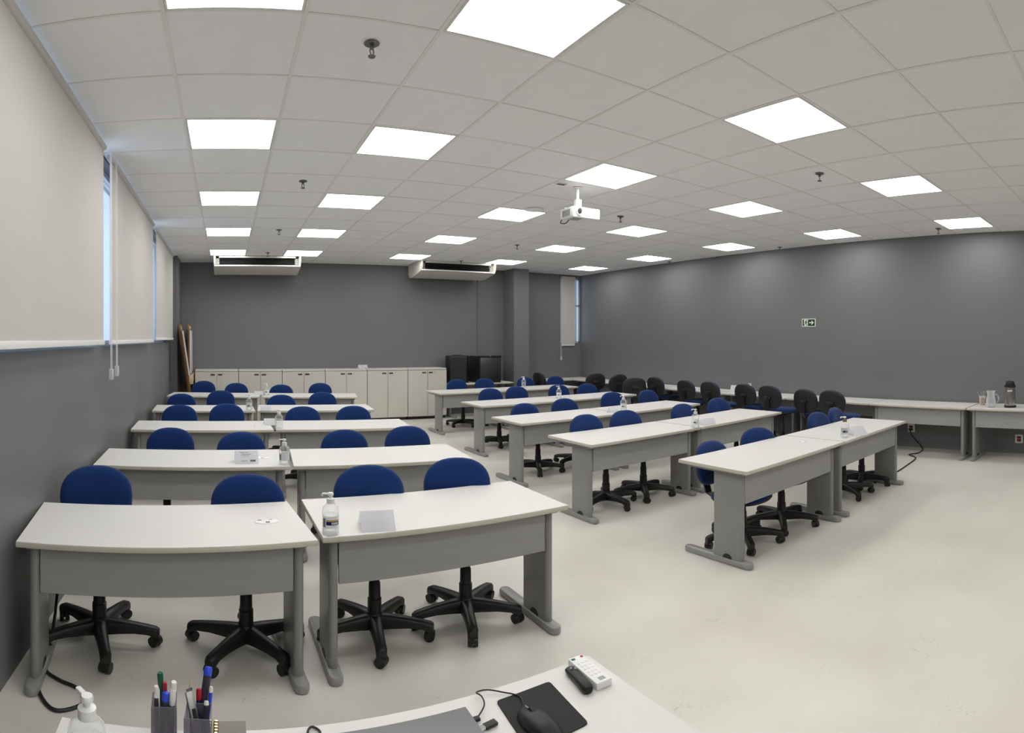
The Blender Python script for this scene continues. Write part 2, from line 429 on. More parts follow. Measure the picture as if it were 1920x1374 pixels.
for i, (a, b, c, d) in enumerate(RD):
    desk(a, b, f'white-topped grey desk on the aisle side, {ordn[i]} row of right block', group=G2, cover=i == 0)
    desk(c, d, f'white-topped grey desk nearer the right wall, {ordn[i]} row of right block', group=G2)
CX0, CX1 = 6.95, 7.57
G3 = 'desks lined up along the walls'
yy = [0.86, 2.22, 3.58, 4.94, 6.30, 7.66, 9.02, 10.36]
cl = ['desk at the right wall carrying the steel flask and glass jug', 'desk at the right wall beside the flask desk, above a plugged socket',
      'right-wall desk behind the two nearest black-backed chairs', 'right-wall desk holding a small white card and a clear pump bottle',
      'fifth right-wall desk counted from the flask desk', 'sixth right-wall desk counted from the flask desk', 'right-wall desk just before the corner table']
for k in range(7):
    if k < 2: desk((CX0, yy[k + 1] - 0.005), (CX0, yy[k] + 0.005), cl[k], group=G3)
    else: desk((CX1, yy[k] + 0.005), (CX1, yy[k + 1] - 0.005), cl[k], group=G3)
desk((7.55, 10.98), (6.10, 10.98), 'desk under the narrow window in the far right corner', group=G3, depth=0.62)
desk((5.52, 10.95), (4.21, 10.95), 'desk by the back wall under the black speaker and small fridge', group=G3)
desk((0.93, 1.305), (-0.37, 1.29), "instructor's white desk in the foreground, holding laptop, mouse and pens", group=None)

# ------------------------------------------------------------------ task chairs
def back_outline(n=36, s=1.0, hw=0.2, hh=0.185):
    out = []
    for i in range(n):
        a = 2 * math.pi * i / n; c, s_ = math.cos(a), math.sin(a)
        e = 2.35 if s_ > 0 else 3.2
        x = math.copysign(abs(c) ** (2 / e), c) * hw * s; z = math.copysign(abs(s_) ** (2 / e), s_) * hh * s
        if s_ < 0: x *= 1 - 0.10 * (z / hh) ** 2
        out.append((x, z))
    return out


def pillow(layers, curve, tilt=0.0, n=36, hw=0.2, hh=0.185, flat=False):
    """layers: (scale, offset) from front centre to back centre; xz outline, offset along y"""
    bm = BM(); rings = []
    for s, o in layers:
        if s == 0: rings.append([bm.verts.new((0, o, 0))])
        else: rings.append([bm.verts.new((x, o - curve * (x / hw) ** 2, z)) for x, z in back_outline(n, s, hw, hh)])
    for a, b in zip(rings, rings[1:]):
        for i in range(n):
            j = (i + 1) % n
            if len(a) == 1: bm.faces.new((a[0], b[i], b[j]))
            elif len(b) == 1: bm.faces.new((a[i], a[j], b[0]))
            else: bm.faces.new((a[i], a[j], b[j], b[i]))
    if flat: bmesh.ops.transform(bm, matrix=Matrix.Rotation(R(90), 4, 'X'), verts=bm.verts)
    return bm

back_cushion = pillow([(0, -0.028), (0.4, -0.027), (0.7, -0.024), (0.88, -0.017), (0.965, -0.006), (1.0, 0.008), (0.985, 0.022), (0, 0.02)], 0.028)
back_shell = pillow([(0, 0.018), (0.97, 0.018), (0.995, 0.022), (0.98, 0.034), (0.90, 0.041), (0.5, 0.045), (0, 0.046)], 0.028)
MC = mesh('backrest', back_cushion, 'blue', True, 60); MS = mesh('back_shell', back_shell, 'shell', True, 60)
seat = pillow([(0, 0.030), (0.5, 0.029), (0.8, 0.024), (0.94, 0.012), (1.0, -0.006), (0.985, -0.022), (0, -0.022)], 0.0, hw=0.225, hh=0.21, flat=True)
MSE = mesh('seat', seat, 'blue', True, 60)
ssh = pillow([(0, -0.02), (0.99, -0.02), (1.0, -0.026), (0.94, -0.042), (0.6, -0.056), (0, -0.058)], 0.0, hw=0.225, hh=0.21, flat=True)
MSS = mesh('seat_shell', ssh, 'shell', True, 60)
b = BM(); tube(b, [(0.06, 0.02, 0.40), (0.17, 0.0, 0.40), (0.22, -0.02, 0.395)], 0.006); box(b, 0.205, 0.275, -0.045, 0.0, 0.386, 0.400, 0.005)
MLV = mesh('tilt_lever', b, 'black')
b = BM()
for (y0, z0), (y1, z1) in zip([(0.02, 0.398), (0.20, 0.395), (0.262, 0.425), (0.285, 0.50), (0.280, 0.66)], [(0.20, 0.395), (0.262, 0.425), (0.285, 0.50), (0.280, 0.66), (0.272, 0.72)]):
    v = [b.verts.new((x, y + dy, z + dz)) for (y, z) in ((y0, z0), (y1, z1)) for x in (-0.034, 0.034) for dy, dz in ((0, 0), (0.012 if z1 - z0 > 0.02 else 0, 0.012 if z1 - z0 <= 0.02 else 0))]
    f = [(0, 1, 3, 2), (4, 6, 7, 5), (0, 4, 5, 1), (2, 3, 7, 6), (0, 2, 6, 4), (1, 5, 7, 3)]
    for q in f: b.faces.new([v[k] for k in q])
box(b, -0.06, 0.06, 0.262, 0.300, 0.655, 0.700, 0.012); box(b, -0.085, 0.085, -0.09, 0.09, 0.386, 0.402, 0.006)
MBR = mesh('back_bracket', b, 'black')
MKN = mesh('bracket_knob', lathe(BM(), [(0.0, 0), (0.022, 0), (0.024, 0.012), (0.018, 0.02), (0, 0.021)], 14), 'shell')
b = BM(); lathe(b, [(0.036, 0.105), (0.036, 0.22), (0.031, 0.225), (0.030, 0.31), (0.026, 0.315), (0.025, 0.40), (0.02, 0.48), (0, 0.48)], 18); MGL = mesh('gas_column', b, 'black')
b = BM(); lathe(b, [(0.0, 0.066), (0.045, 0.066), (0.052, 0.08), (0.050, 0.118), (0.038, 0.140), (0, 0.140)], 20); MHB = mesh('base_hub', b, 'black')
b = BM()
prof = [(0.03, 0.032, 0.056, 0.134), (0.10, 0.029, 0.066, 0.131), (0.18, 0.026, 0.073, 0.123), (0.25, 0.025, 0.070, 0.112), (0.287, 0.026, 0.054, 0.104), (0.304, 0.020, 0.056, 0.094)]
rg = []
for x, hw_, z0, z1 in prof:
    rg.append([b.verts.new(p) for p in ((x, -hw_, z0), (x, -hw_, z1 - 0.012), (x, -hw_ * 0.55, z1), (x, hw_ * 0.55, z1), (x, hw_, z1 - 0.012), (x, hw_, z0))])
for A, B in zip(rg, rg[1:]):
    for k in range(6): b.faces.new((A[k], A[(k + 1) % 6], B[(k + 1) % 6], B[k]))
b.faces.new(rg[0]); b.faces.new(rg[-1][::-1]); MAR = mesh('base_arm', b, 'black', True, 50)
b = BM()
for s in (-1, 1): cyl(b, (0, s * 0.005, 0.029), (0, s * 0.026, 0.029), 0.029, 0.027, 18)
cyl(b, (0.012, 0, 0.02), (0.012, 0, 0.07), 0.007, n=8); box(b, -0.014, 0.028, -0.007, 0.007, 0.024, 0.058, 0.004)
MCA = mesh('caster', b, 'black')


def chair_parts(t, dz, spin, rec=-7):
    st = ob('seat', MSE, t, (0, 0, 0.465 + dz)); ob('seat_shell', MSS, st); ob('tilt_lever', MLV, st, (0, 0, -0.465))
    bk = ob('backrest', MC, t, (0, 0.285, 0.69 + dz), (R(rec), 0, 0)); ob('back_shell', MS, bk)
    br = ob('back_bracket', MBR, t, (0, 0.05, dz)); ob('bracket_knob', MKN, br, (0, 0.298, 0.678), (R(-90), 0, 0))
    ob('gas_column', MGL, t, (0, 0, min(dz, 0) * 0.9))
    hb = ob('base_hub', MHB, t)
    for k in range(5):
        a = ob('base_arm', MAR, t, (0, 0, 0), (0, 0, spin + k * 2 * math.pi / 5))
        ob('caster', MCA, a, (0.283, 0, 0), (0, 0, random.uniform(-1.2, 1.2)))


def chair(u, vtop, yback, label, group, face=0.0, spin=0.0, xback=None, zlim=(0.77, 0.97)):
    """place so that the top of the backrest is seen at pixel (u, vtop); yback (or xback) fixes the distance.
    face = direction the sitter looks, 0 = towards the camera wall (-y), 90 = towards +x"""
    th = (u - CU) / FX + YAW
    r = yback / math.cos(th) if xback is None else xback / math.sin(th)
    z = EYE - (vtop - CV) * r / FY
    z = min(max(z, zlim[0]), zlim[1])
    bx, by = r * math.sin(th), r * math.cos(th)
    a = R(face)
    # local back at (0, +.25): rotate by a
    off = Matrix.Rotation(a, 3, 'Z') @ Vector((0, 0.295, 0))
    t = thing('task_chair', label, 'chair', (bx - off.x, by - off.y, 0), a, group)
    c0 = Vector((bx - off.x, by - off.y))
    if spin is None:
        best = None
        for k in range(0, 72, 4):
            pts = [c0 + r_ * Vector((math.cos(R(k + 72 * q)), math.sin(R(k + 72 * q)))) for q in range(5) for r_ in (0.15, 0.24, 0.31)]
            dm = min([(p - o).length for p in pts for o in OBST if (o - c0).length < 1.2] + [p.x - XL for p in pts] + [XR - p.x for p in pts] + [9.0])
            if best is None or dm > best[0]: best = (dm, k)
        spin = best[1]
    OBST.extend(c0 + r_ * Vector((math.cos(R(spin + 72 * q)), math.sin(R(spin + 72 * q)))) for q in range(5) for r_ in (0.1, 0.2, 0.3))
    chair_parts(t, z - 0.872, R(spin) - a)
    return t

OBST = []
for fl, d, w_ in DL:
    n = Vector((-d.y, d.x))
    for x in (0.065, w_ - 0.065):
        for y in (0.08, 0.14, 0.20, 0.26, 0.32): OBST.append(fl + d * x + n * y)
seatn = ['seat beside the window wall', 'second seat from the window wall', 'third seat from the window wall', 'seat on the aisle']
seatr = ['seat on the aisle', 'second seat from the aisle', 'third seat from the aisle', 'seat nearest the right wall']
GL, GR, GB = 'blue chairs in the left block', 'blue chairs in the right block', 'chairs turned to the side desks'
CL = [  # (u, vtop, yback, spin, face)
    [(180, 874, 3.17, 0, 16), (465, 890, 3.17, 18, -4), (691, 873, 3.20, 46, -8), (856, 859, 3.21, 38, -13)],
    [(320, 802, 4.84, 10, 0), (452, 810, 4.76, 40, 2), (645, 806, 4.76, 5, 0), (763, 799, 4.76, 60, -3)],
    [(337, 759, 6.50, 0, 0), (425, 757, 6.58, 30, 3), (567, 762, 6.40, 50, 0), (662, 761, 6.36, 20, -2)],
    [(340, 738, 7.95, 0, 0), (414, 732, 8.25, 15, 0), (527, 740, 7.86, 40, 2), (604, 735, 8.00, 10, 0)],
    [(382, 714, 9.78, 0, 0), (443, 718, 9.85, 20, 0), (527, 721, 9.62, 35, 0), (600, 718, 9.72, 5, 0)]]
for i, row in enumerate(CL):
    for j, (u, v, y, sp, fc) in enumerate(row):
        chair(u, v, y, f'blue-backed swivel chair, {ordn[i]} row of left block, {seatn[j]}', GL, fc, sp if i == 0 else None)
CR = [
    [(1333, 827, 3.09, 44, 6), (1420, 802, 3.10, 24, -10), (1533, 773, 3.14, 25, 0), (1566, 764, 3.17, 50, 10)],
    [(1098, 777, 4.59, 58, 4), (1172, 769, 4.62, 20, -2), (1280, 757, 4.70, 30, 3), (1346, 746, 4.80, 5, 0)],
    [(983, 756, 6.10, 45, 3), (1058, 747, 6.20, 20, 0), (1148, 735, 6.40, 0, -4), (1214, 731, 6.40, 50, 4)],
    [(919, 728, 7.80, 40, 0), (968, 724, 7.90, 10, 2), (1047, 721, 7.98, 60, 0), (1100, 719, 8.00, 20, -3)],
    [(856, 711, 9.72, 30, 0), (908, 709, 9.75, 0, 0), (985, 707, 9.80, 20, 4), (1041, 705, 9.85, 45, 0)]]
for i, row in enumerate(CR):
    for j, (u, v, y, sp, fc) in enumerate(row):
        chair(u, v, y, f'blue-backed swivel chair, {ordn[i]} row of right block, {seatr[j]}', GR, fc, sp if i == 1 and j < 2 else None)
CB = [  # u, vtop, xback, face, label
    (1559, 731, 6.5, 88, 'black-backed chair facing the right wall, nearest the flask desk'),
    (1509, 729, 6.75, 86, 'black-backed chair facing the right wall, second from the flask desk'),
    (1442, 722, 6.5, 88, 'black-backed chair facing the right wall, third from the flask desk'),
    (1396, 719, 6.8, 90, 'black-backed chair just in front of the small white card'),
    (1330, 714, 6.5, 88, 'black-backed chair facing the right wall, fifth from the flask desk'),
    (1285, 712, 6.8, 90, 'black-backed chair facing the right wall, sixth from the flask desk'),
    (1228, 706, 6.85, 94, 'black-backed chair facing the right wall, seventh from the flask desk'),
    (1190, 702, 6.25, 150, 'chair squarely turned away, showing its broad black back shell'),
    (1160, 697, 6.6, 175, 'black-backed chair tilted left beside the corner table'),
    (1117, 699, 6.55, 165, 'black-backed chair at the front edge of the corner table'),
    (1010, 698, 6.02, 96, 'black-backed chair tucked beside the back wall column')]
for u, v, x, fc, lb in CB:
    chair(u, v, None, lb, GB, fc, None, xback=x, zlim=(0.88, 0.99))

# ------------------------------------------------------------------ back wall cabinets
CF, CBK, CH, CWD = 10.50, 10.97, 1.08, 0.783
hb_ = BM(); box(hb_, -0.04, 0.04, -0.004, 0.0, -0.016, 0.016, 0.003); box(hb_, -0.034, 0.034, -0.006, -0.003, -0.010, 0.010)
MH = mesh('handle', hb_, 'handle')
MLK = mesh('lock', lathe(BM(), [(0, 0), (0.007, 0), (0.007, 0.004), (0, 0.004)], 10), 'handle')
cdoor = mesh('door', box(BM(), 0.006, CWD / 2 - 0.005, -0.018, 0, 0.07, CH - 0.037, 0.002, 1), 'cab')
cbody = BM(); box(cbody, 0.007, CWD - 0.007, 0, CBK - CF, 0.06, CH - 0.027)
cbody = mesh('body', cbody, 'cab', False)
ctop = mesh('top_board', box(BM(), 0.005, CWD - 0.005, -0.02, CBK - CF, CH - 0.026, CH, 0.003, 1), 'cabtop')
cpl = mesh('plinth', box(BM(), 0.01, CWD - 0.01, 0.03, CBK - CF, 0, 0.06), 'shell', False)
cabn = ['beside the leaning easels', 'second from the easels', 'third from the easels', 'carrying a small white card', 'second from the black speaker', 'next to the black speaker']
for k in range(6):
    t = thing('cabinet', 'low beige two-door cabinet at the back wall, ' + cabn[k], 'cabinet', (-0.55 + k * CWD, CF, 0), 0, 'low cabinets along the back wall')
    ob('body', cbody, t); ob('top_board', ctop, t); ob('plinth', cpl, t)
    for s in (0, 1):
        d = ob('door', cdoor, t, (0.002 + s * CWD / 2, 0, 0))
        ob('handle', MH, d, ((CWD / 2 - 0.07) if s == 0 else 0.062, -0.018, CH - 0.09))
        if s: ob('lock', MLK, d, (0.14, -0.018, CH - 0.078), (R(90), 0, 0))

# loudspeaker and mini fridge
t = thing('loudspeaker', 'tall black loudspeaker box standing next to the last cabinet', 'speaker', (4.44, 10.66, 0.74))
b = BM(); prism(b, [(-0.20, -0.11), (0.13, -0.17), (0.19, -0.13), (0.19, 0.13), (-0.14, 0.15), (-0.20, 0.12)], 0.0, 0.60, bev=0.012); part('cabinet_body', b, 'black', t)
b = BM(); prism(b, [(-0.19, -0.118), (0.12, -0.174), (0.12, -0.168), (-0.19, -0.112)], 0.06, 0.56); part('grille', b, 'shell', t)
b = BM(); box(b, -0.09, 0.07, -0.03, 0.03, 0.598, 0.615, 0.006); part('carry_handle', b, 'black', t)
part('badge', box(BM(), -0.155, -0.135, -0.129, -0.122, 0.055, 0.085), 'metal', t)
t = thing('mini_fridge', 'small black fridge with dark steel door, beside the speaker', 'fridge', (4.79, 10.34, 0.74))
part('body', box(BM(), 0, 0.46, 0.045, 0.55, 0.0, 0.585, 0.006), 'black', t)
d = part('door', box(BM(), 0.005, 0.455, 0.0, 0.043, 0.045, 0.56, 0.006), 'fridge', t)
part('handle', box(BM(), 0.0, 0.46, -0.018, 0.043, 0.562, 0.60, 0.006), 'black', d)
part('logo', box(BM(), 0.19, 0.23, -0.020, -0.017, 0.578, 0.588), 'chrome', d)
part('kick_plate', box(BM(), 0.01, 0.45, 0.005, 0.043, 0.0, 0.043), 'shell', t)

# wall conduit
b = BM(); xk = AY(895, YB); cyl(b, (xk, YB - 0.012, 1.36), (xk, YB - 0.012, 3.06), 0.010, n=10)
for z in (1.6, 2.3, 2.9): box(b, xk - 0.018, xk + 0.018, YB - 0.016, YB - 0.001, z - 0.012, z + 0.012)
tag(part('wall_conduit', b, 'wall', None), 'thin grey cable conduit running down the back wall above the fridge', 'conduit')

# ------------------------------------------------------------------ air conditioners
def ac(x0, label):
    Wd = 1.50
    t = thing('air_conditioner', label, 'air conditioner', (x0, 10.08, H), 0, 'ceiling air conditioners')
    prof = [(0.0, -0.195), (0.05, -0.215), (0.45, -0.288), (0.66, -0.29), (0.74, -0.21), (0.74, -0.001), (0.70, -0.001), (0.70, -0.20), (0.64, -0.27), (0.45, -0.27), (0.06, -0.20), (0.012, -0.180)]
    def ext(poly, xa, xb):
        return prism(BM(), poly, xa, xb, Matrix(((0, 0, 1, 0), (1, 0, 0, 0), (0, 1, 0, 0), (0, 0, 0, 1))))
    part('bottom_shell', ext(prof, 0.03, Wd - 0.03), 'acbody', t)
    side = [(0.0, -0.195), (-0.035, -0.13), (-0.05, -0.001), (0.74, -0.001), (0.74, -0.21), (0.66, -0.294), (0.45, -0.291), (0.05, -0.218)]
    for xa in (0.0, Wd - 0.03): part('end_cap', ext(side, xa, xa + 0.03), 'acbody', t)
    part('lower_lip', ext([(-0.015, -0.178), (0.012, -0.178), (0.02, -0.198), (-0.012, -0.200)], 0.01, Wd - 0.01), 'white', t)
    part('outlet_back', box(BM(), 0.03, Wd - 0.03, 0.13, 0.16, -0.22, -0.002), 'acdark', t, smooth=False)
    part('upper_trim', box(BM(), 0.09, Wd - 0.09, -0.02, 0.02, -0.040, -0.004, 0.004), 'acbody', t)
    for k in range(4): part('louver', box(BM(), 0.10, Wd - 0.10, -0.028, 0.028, -0.002, 0.002, mtx=Matrix.Translation((0, 0.085, -0.065 - 0.03 * k)) @ Matrix.Rotation(R(28), 4, 'X')), 'acdark', t)
    for xa in (0.035, Wd - 0.095):
        for k in range(5): part('side_fin', box(BM(), xa, xa + 0.06, 0.03, 0.12, -0.155 + 0.025 * k, -0.147 + 0.025 * k), 'acbody', t)
    return t
ac(-0.20, 'long cream ceiling air conditioner nearer the window wall')
ac(AY(790, 10.05), 'long cream ceiling air conditioner in front of the back wall column')

# ------------------------------------------------------------------ projector
px, py = P(1083, 352, H).x, P(1083, 352, H).y
t = thing('projector', 'white ceiling-hung projector beneath a light panel in mid room', 'projector', (px, py, H)); t.scale = (0.88, 0.88, 1.0)
b = BM(); cyl(b, (0, 0, -0.19), (0, 0, 0), 0.017, n=14); lathe(b, [(0.0, -0.012), (0.05, -0.012), (0.055, 0), (0, 0)], 18); part('mount_pole', b, 'white', t)
b = BM(); box(b, -0.035, 0.035, -0.03, 0.03, -0.215, -0.125, 0.008); box(b, -0.08, 0.09, -0.05, 0.06, -0.222, -0.210, 0.003); part('mount_bracket', b, 'white', t)
bd = part('body', prism(BM(), [(-0.12, -0.10), (0.21, -0.115), (0.225, -0.09), (0.225, 0.13), (0.20, 0.145), (-0.12, 0.145), (-0.135, 0.125), (-0.135, -0.08)], -0.335, -0.225, bev=0.010), 'white', t)
b = BM()
for k in range(7): box(b, -0.138, -0.134, -0.055 + 0.022 * k, -0.041 + 0.022 * k, -0.318, -0.250)
part('side_vent', b, 'greyink', bd)
b = BM(); t_ = BM(); lathe(t_, [(0.043, 0), (0.044, 0.016), (0.034, 0.018), (0.026, 0.004), (0.026, 0)], 24); join(b, t_, Matrix.Translation((-0.045, -0.100, -0.275)) @ Matrix.Rotation(R(90), 4, 'X')); part('lens_ring', b, 'lamp_frame', bd)
b = BM(); t_ = BM(); lathe(t_, [(0, 0.008), (0.024, 0.006), (0.026, 0)], 20); join(b, t_, Matrix.Translation((-0.045, -0.102, -0.275)) @ Matrix.Rotation(R(90), 4, 'X')); part('lens', b, 'black', bd)
b = BM(); tube(b, [(-0.12, 0.12, -0.33), (-0.14, 0.12, -0.37), (-0.10, 0.09, -0.375), (-0.07, 0.06, -0.34)], 0.005); part('cable', b, 'black', t)
for x, y in ((-0.09, 0.10), (0.02, -0.02), (0.07, 0.0)): part('mount_foot', cyl(BM(), (x, y, -0.226), (x, y, -0.205), 0.012, n=10), 'white', bd)
part('bottom_hatch', box(BM(), -0.09, 0.02, -0.06, 0.05, -0.339, -0.334), 'greyink', bd)

# sprinklers and detector
b = BM(); lathe(b, [(0, -0.004), (0.03, -0.008), (0.038, -0.003), (0.038, 0), (0, 0)], 18); MF = mesh('escutcheon', b, 'spr')
b = BM(); cyl(b, (0, 0, -0.030), (0, 0, -0.002), 0.010, n=10)
for s in (-1, 1): tube(b, [(s * 0.009, 0, -0.026), (s * 0.014, 0, -0.045), (s * 0.004, 0, -0.066)], 0.003, 6, 2)
MK = mesh('frame_arms', b, 'spr')
b = BM(); lathe(b, [(0, -0.074), (0.017, -0.074), (0.019, -0.068), (0.006, -0.064), (0, -0.064)], 14); MD = mesh('deflector', b, 'spr')
spl = [(0.70, 2.75, 'nearest the camera, line closest to the blinds'), (0.70, 5.27, 'second from the camera, line closest to the blinds'), (0.70, 7.66, 'third from the camera, line closest to the blinds'), (0.70, 9.70, 'by the left air conditioner'),
       (4.30, 2.69, 'nearest the camera, middle line'), (4.27, 5.36, 'to the right of the projector'), (4.25, 7.84, 'third from the camera, middle line'), (4.20, 9.90, 'by the right air conditioner'),
       (7.14, 2.66, 'nearest the camera, line closest to the right wall'), (7.40, 5.36, 'second from the camera, line closest to the right wall'), (7.45, 7.90, 'farthest one, line closest to the right wall')]
for x, y, lb in spl:
    t = thing('fire_sprinkler', 'small pendent ceiling sprinkler, ' + lb, 'sprinkler', (x, y, H), 0.6, 'ceiling sprinklers')
    ob('escutcheon', MF, t); ob('frame_arms', MK, t); ob('deflector', MD, t)
t = thing('smoke_detector', 'flat round white ceiling disc left of the projector', 'detector', (3.25, 5.61, H))
part('base_ring', lathe(BM(), [(0, -0.008), (0.10, -0.008), (0.11, 0), (0, 0)], 28), 'lamp_frame', t); part('cover', lathe(BM(), [(0, -0.016), (0.08, -0.014), (0.092, -0.008), (0, -0.008)], 28), 'tile', t)
q = P(1052, 345, H); t = thing('cable_outlet', 'small dark cable opening in the ceiling beside the projector mount', 'outlet', (q.x, q.y, H))
part('cover_plate', box(BM(), -0.05, 0.05, -0.03, 0.03, -0.004, 0.0, 0.001, 1), 'lamp_frame', t); part('opening', box(BM(), -0.038, 0.038, -0.016, 0.016, -0.006, -0.004), 'black', t)

# ------------------------------------------------------------------ roller blinds
def blind(y0, y1, z0, label, chain_y=None, cz=1.42):
    t = thing('roller_blind', label, 'blind', (XL + 0.07, y0, z0), 0, 'roller blinds on the window wall')
    L2 = y1 - y0; top = H - 0.05 - z0
    part('fabric', box(BM(), -0.0006, 0.0006, 0, L2, 0.02, top), 'blind', t, smooth=False)
    part('bottom_bar', box(BM(), -0.008, 0.012, 0, L2, -0.010, 0.028, 0.003), 'white', t)
    b = BM(); cyl(b, (0, 0.0, top), (0, L2, top), 0.026, n=18); part('roller_tube', b, 'blind', t)
    if chain_y is not None:
        b = BM()
        for s in (-0.012, 0.03): tube(b, [(0.030, chain_y + s, top), (0.032, chain_y + s, 0.8), (0.034, chain_y + s, cz - z0 + 0.05)], 0.0028, 6, 1)
        c = part('pull_chain', b, 'white', t)
        b = BM(); box(b, 0.020, 0.048, chain_y - 0.022, chain_y + 0.04, cz - z0 - 0.035, cz - z0 + 0.055, 0.006); part('chain_weight', b, 'clearp', c)
    return t
blind(1.15, AX(194, XL + 0.07), 1.672, 'largest pale roller blind, nearest the camera', AX(200, XL + 0.07) - 1.15, 1.405)
blind(AX(206, XL + 0.07), AX(287, XL + 0.07), 1.672, 'middle pale roller blind on the window wall', 0.10, 1.42)
blind(AX(292.5, XL + 0.07), AX(324, XL + 0.07), 1.70, 'farthest pale roller blind on the window wall, nearest the easels')
# small blind on the back wall window
t = thing('roller_blind', 'narrow pale roller blind on the back wall beside the right corner', 'blind', (7.06, YB - 0.035, 1.54))
part('fabric', box(BM(), 0, 0.36, -0.0006, 0.0006, 0.02, H - 1.60), 'blind', t, smooth=False)
part('bottom_bar', box(BM(), 0, 0.36, -0.008, 0.008, -0.004, 0.024, 0.003), 'white', t)
b = BM(); cyl(b, (0, 0, H - 1.60), (0.36, 0, H - 1.60), 0.026, n=16); part('roller_tube', b, 'blind', t)
b = BM()
for s in (-0.012, 0.012): tube(b, [(-0.02 + s, -0.02, H - 1.62), (-0.02 + s, -0.02, -0.30)], 0.003, 6, 1)
c = part('pull_chain', b, 'white', t); part('chain_weight', box(BM(), -0.045, 0.005, -0.03, -0.01, -0.36, -0.28, 0.005), 'clearp', c)

# ------------------------------------------------------------------ easels leaning in the corner
def easel(loc, lean, rz, label, rear):
    t = thing('flipchart_easel', label, 'easel', loc, rz, 'easels in the corner'); t.rotation_euler = (0, lean, rz)
    # board plane = local yz, facing +x
    for y in (-0.27, 0.24): part('leg', box(BM(), -0.018, 0.012, y, y + 0.035, 0.0, 2.0, 0.003), 'wood', t)
    part('top_rail', box(BM(), -0.016, 0.016, -0.26, 0.265, 1.90, 1.97, 0.003), 'palewood', t)
    bo = part('board', box(BM(), 0.018, 0.034, -0.30, 0.31, 1.02, 1.88, 0.002, 1), 'paper', t)
    part('board_backing', box(BM(), 0.012, 0.018, -0.305, 0.315, 1.015, 1.885), 'wood', bo)
    part('tray', box(BM(), 0.016, 0.075, -0.30, 0.31, 0.86, 1.00, 0.003), 'palewood', t)
    part('lower_rail', box(BM(), -0.014, 0.014, -0.26, 0.265, 0.40, 0.45, 0.003), 'wood', t)
    if rear: part('rear_leg', box(BM(), -0.05, -0.02, -0.02, 0.02, 0.0, 1.9, 0.003), 'wood', t)
    return t
easel((-0.51, 10.06, 0.0), R(-7.6), R(3), 'brown wooden easel with white board, leaning on the left wall', True)
easel((-0.635, 10.64, 0.0), R(-0.5), R(0), 'upright wooden easel behind the leaning one, against the cabinets', False)

# ------------------------------------------------------------------ exit sign (wall plate on the right wall)
ey = AX(1516, XR - 0.01)
t = thing('exit_sign', 'small green exit sign with running figure and right arrow', 'sign', (XR - 0.001, ey, 1.99))
t.rotation_euler = (R(90), 0, R(-90))      # local x -> -y (towards the viewer's right), local y -> up, local z -> -x
part('plate', box(BM(), -0.125, 0.125, -0.07, 0.07, 0, 0.006, 0.001, 1), 'glow', t)
part('green_field', box(BM(), -0.112, 0.112, -0.057, 0.057, 0.006, 0.0072), 'green', t, smooth=False)
part('doorway', box(BM(), -0.087, -0.012, -0.052, 0.052, 0.0072, 0.0082), 'glow', t, smooth=False)
b = BM()
lathe(b, [(0.0095, 0.0082), (0.0095, 0.0092)], 12, at=(-0.040, 0.036, 0))
for pl in ([(-0.060, 0.024), (-0.044, 0.026), (-0.030, 0.020), (-0.040, -0.008), (-0.056, -0.006)], [(-0.056, -0.004), (-0.042, -0.006), (-0.026, -0.024), (-0.028, -0.048), (-0.037, -0.048), (-0.037, -0.028)],
           [(-0.056, 0.0), (-0.044, -0.006), (-0.058, -0.030), (-0.084, -0.034), (-0.084, -0.025), (-0.064, -0.020)], [(-0.034, 0.020), (-0.028, 0.014), (-0.010, 0.004), (-0.016, -0.002), (-0.034, 0.008)], [(-0.058, 0.024), (-0.054, 0.016), (-0.072, 0.004), (-0.080, 0.010)]):
    prism(b, pl, 0.0082, 0.0092)
part('running_figure', b, 'green', t, smooth=False)
b = BM(); prism(b, [(0.012, -0.010), (0.062, -0.010), (0.046, -0.034), (0.064, -0.034), (0.096, 0.0), (0.064, 0.034), (0.046, 0.034), (0.062, 0.010), (0.012, 0.010)], 0.0072, 0.0084); part('arrow', b, 'glow', t, smooth=False)

# ------------------------------------------------------------------ sockets
def socket(y, z, label):
    t = thing('wall_socket', label, 'socket', (XR - 0.001, y, z)); t.rotation_euler = (R(90), 0, R(-90))
    part('cover_plate', box(BM(), -0.055, 0.055, -0.065, 0.065, 0, 0.012, 0.006), 'white', t)
    for s in (-1, 1):
        r_ = part('outlet', box(BM(), -0.028, 0.028, s * 0.021 - 0.019, s * 0.021 + 0.019, 0.012, 0.017, 0.003), 'red', t)
    return t
sy1 = AX(1709, XR); sy2 = AX(1911, XR)
socket(sy1, 0.30, 'white wall socket with red outlets and a black plug'); socket(sy2, 0.22, 'white wall socket with red outlets under the flask desk')
b = BM(); cpts = [(XR - 0.02, sy1 + 0.01, 0.27), (XR - 0.06, sy1 - 0.02, 0.22), (XR - 0.04, sy1 - 0.10, 0.10)]
for u, v in ((1730, 841), (1722, 849), (1704, 852), (1717, 858), (1705, 869), (1682, 884), (1640, 905)):
    q = P(u, v, 0.008); cpts.append((min(q.x, XR - 0.03), q.y, 0.008))
tube(b, cpts, 0.008); t = tag(part('power_cord', b, 'black', None), 'black power cord from the right wall socket across the floor', 'cord')
b = BM(); box(b, XR - 0.05, XR - 0.018, sy1 - 0.02, sy1 + 0.025, 0.262, 0.295, 0.006); part('plug', b, 'black', t)
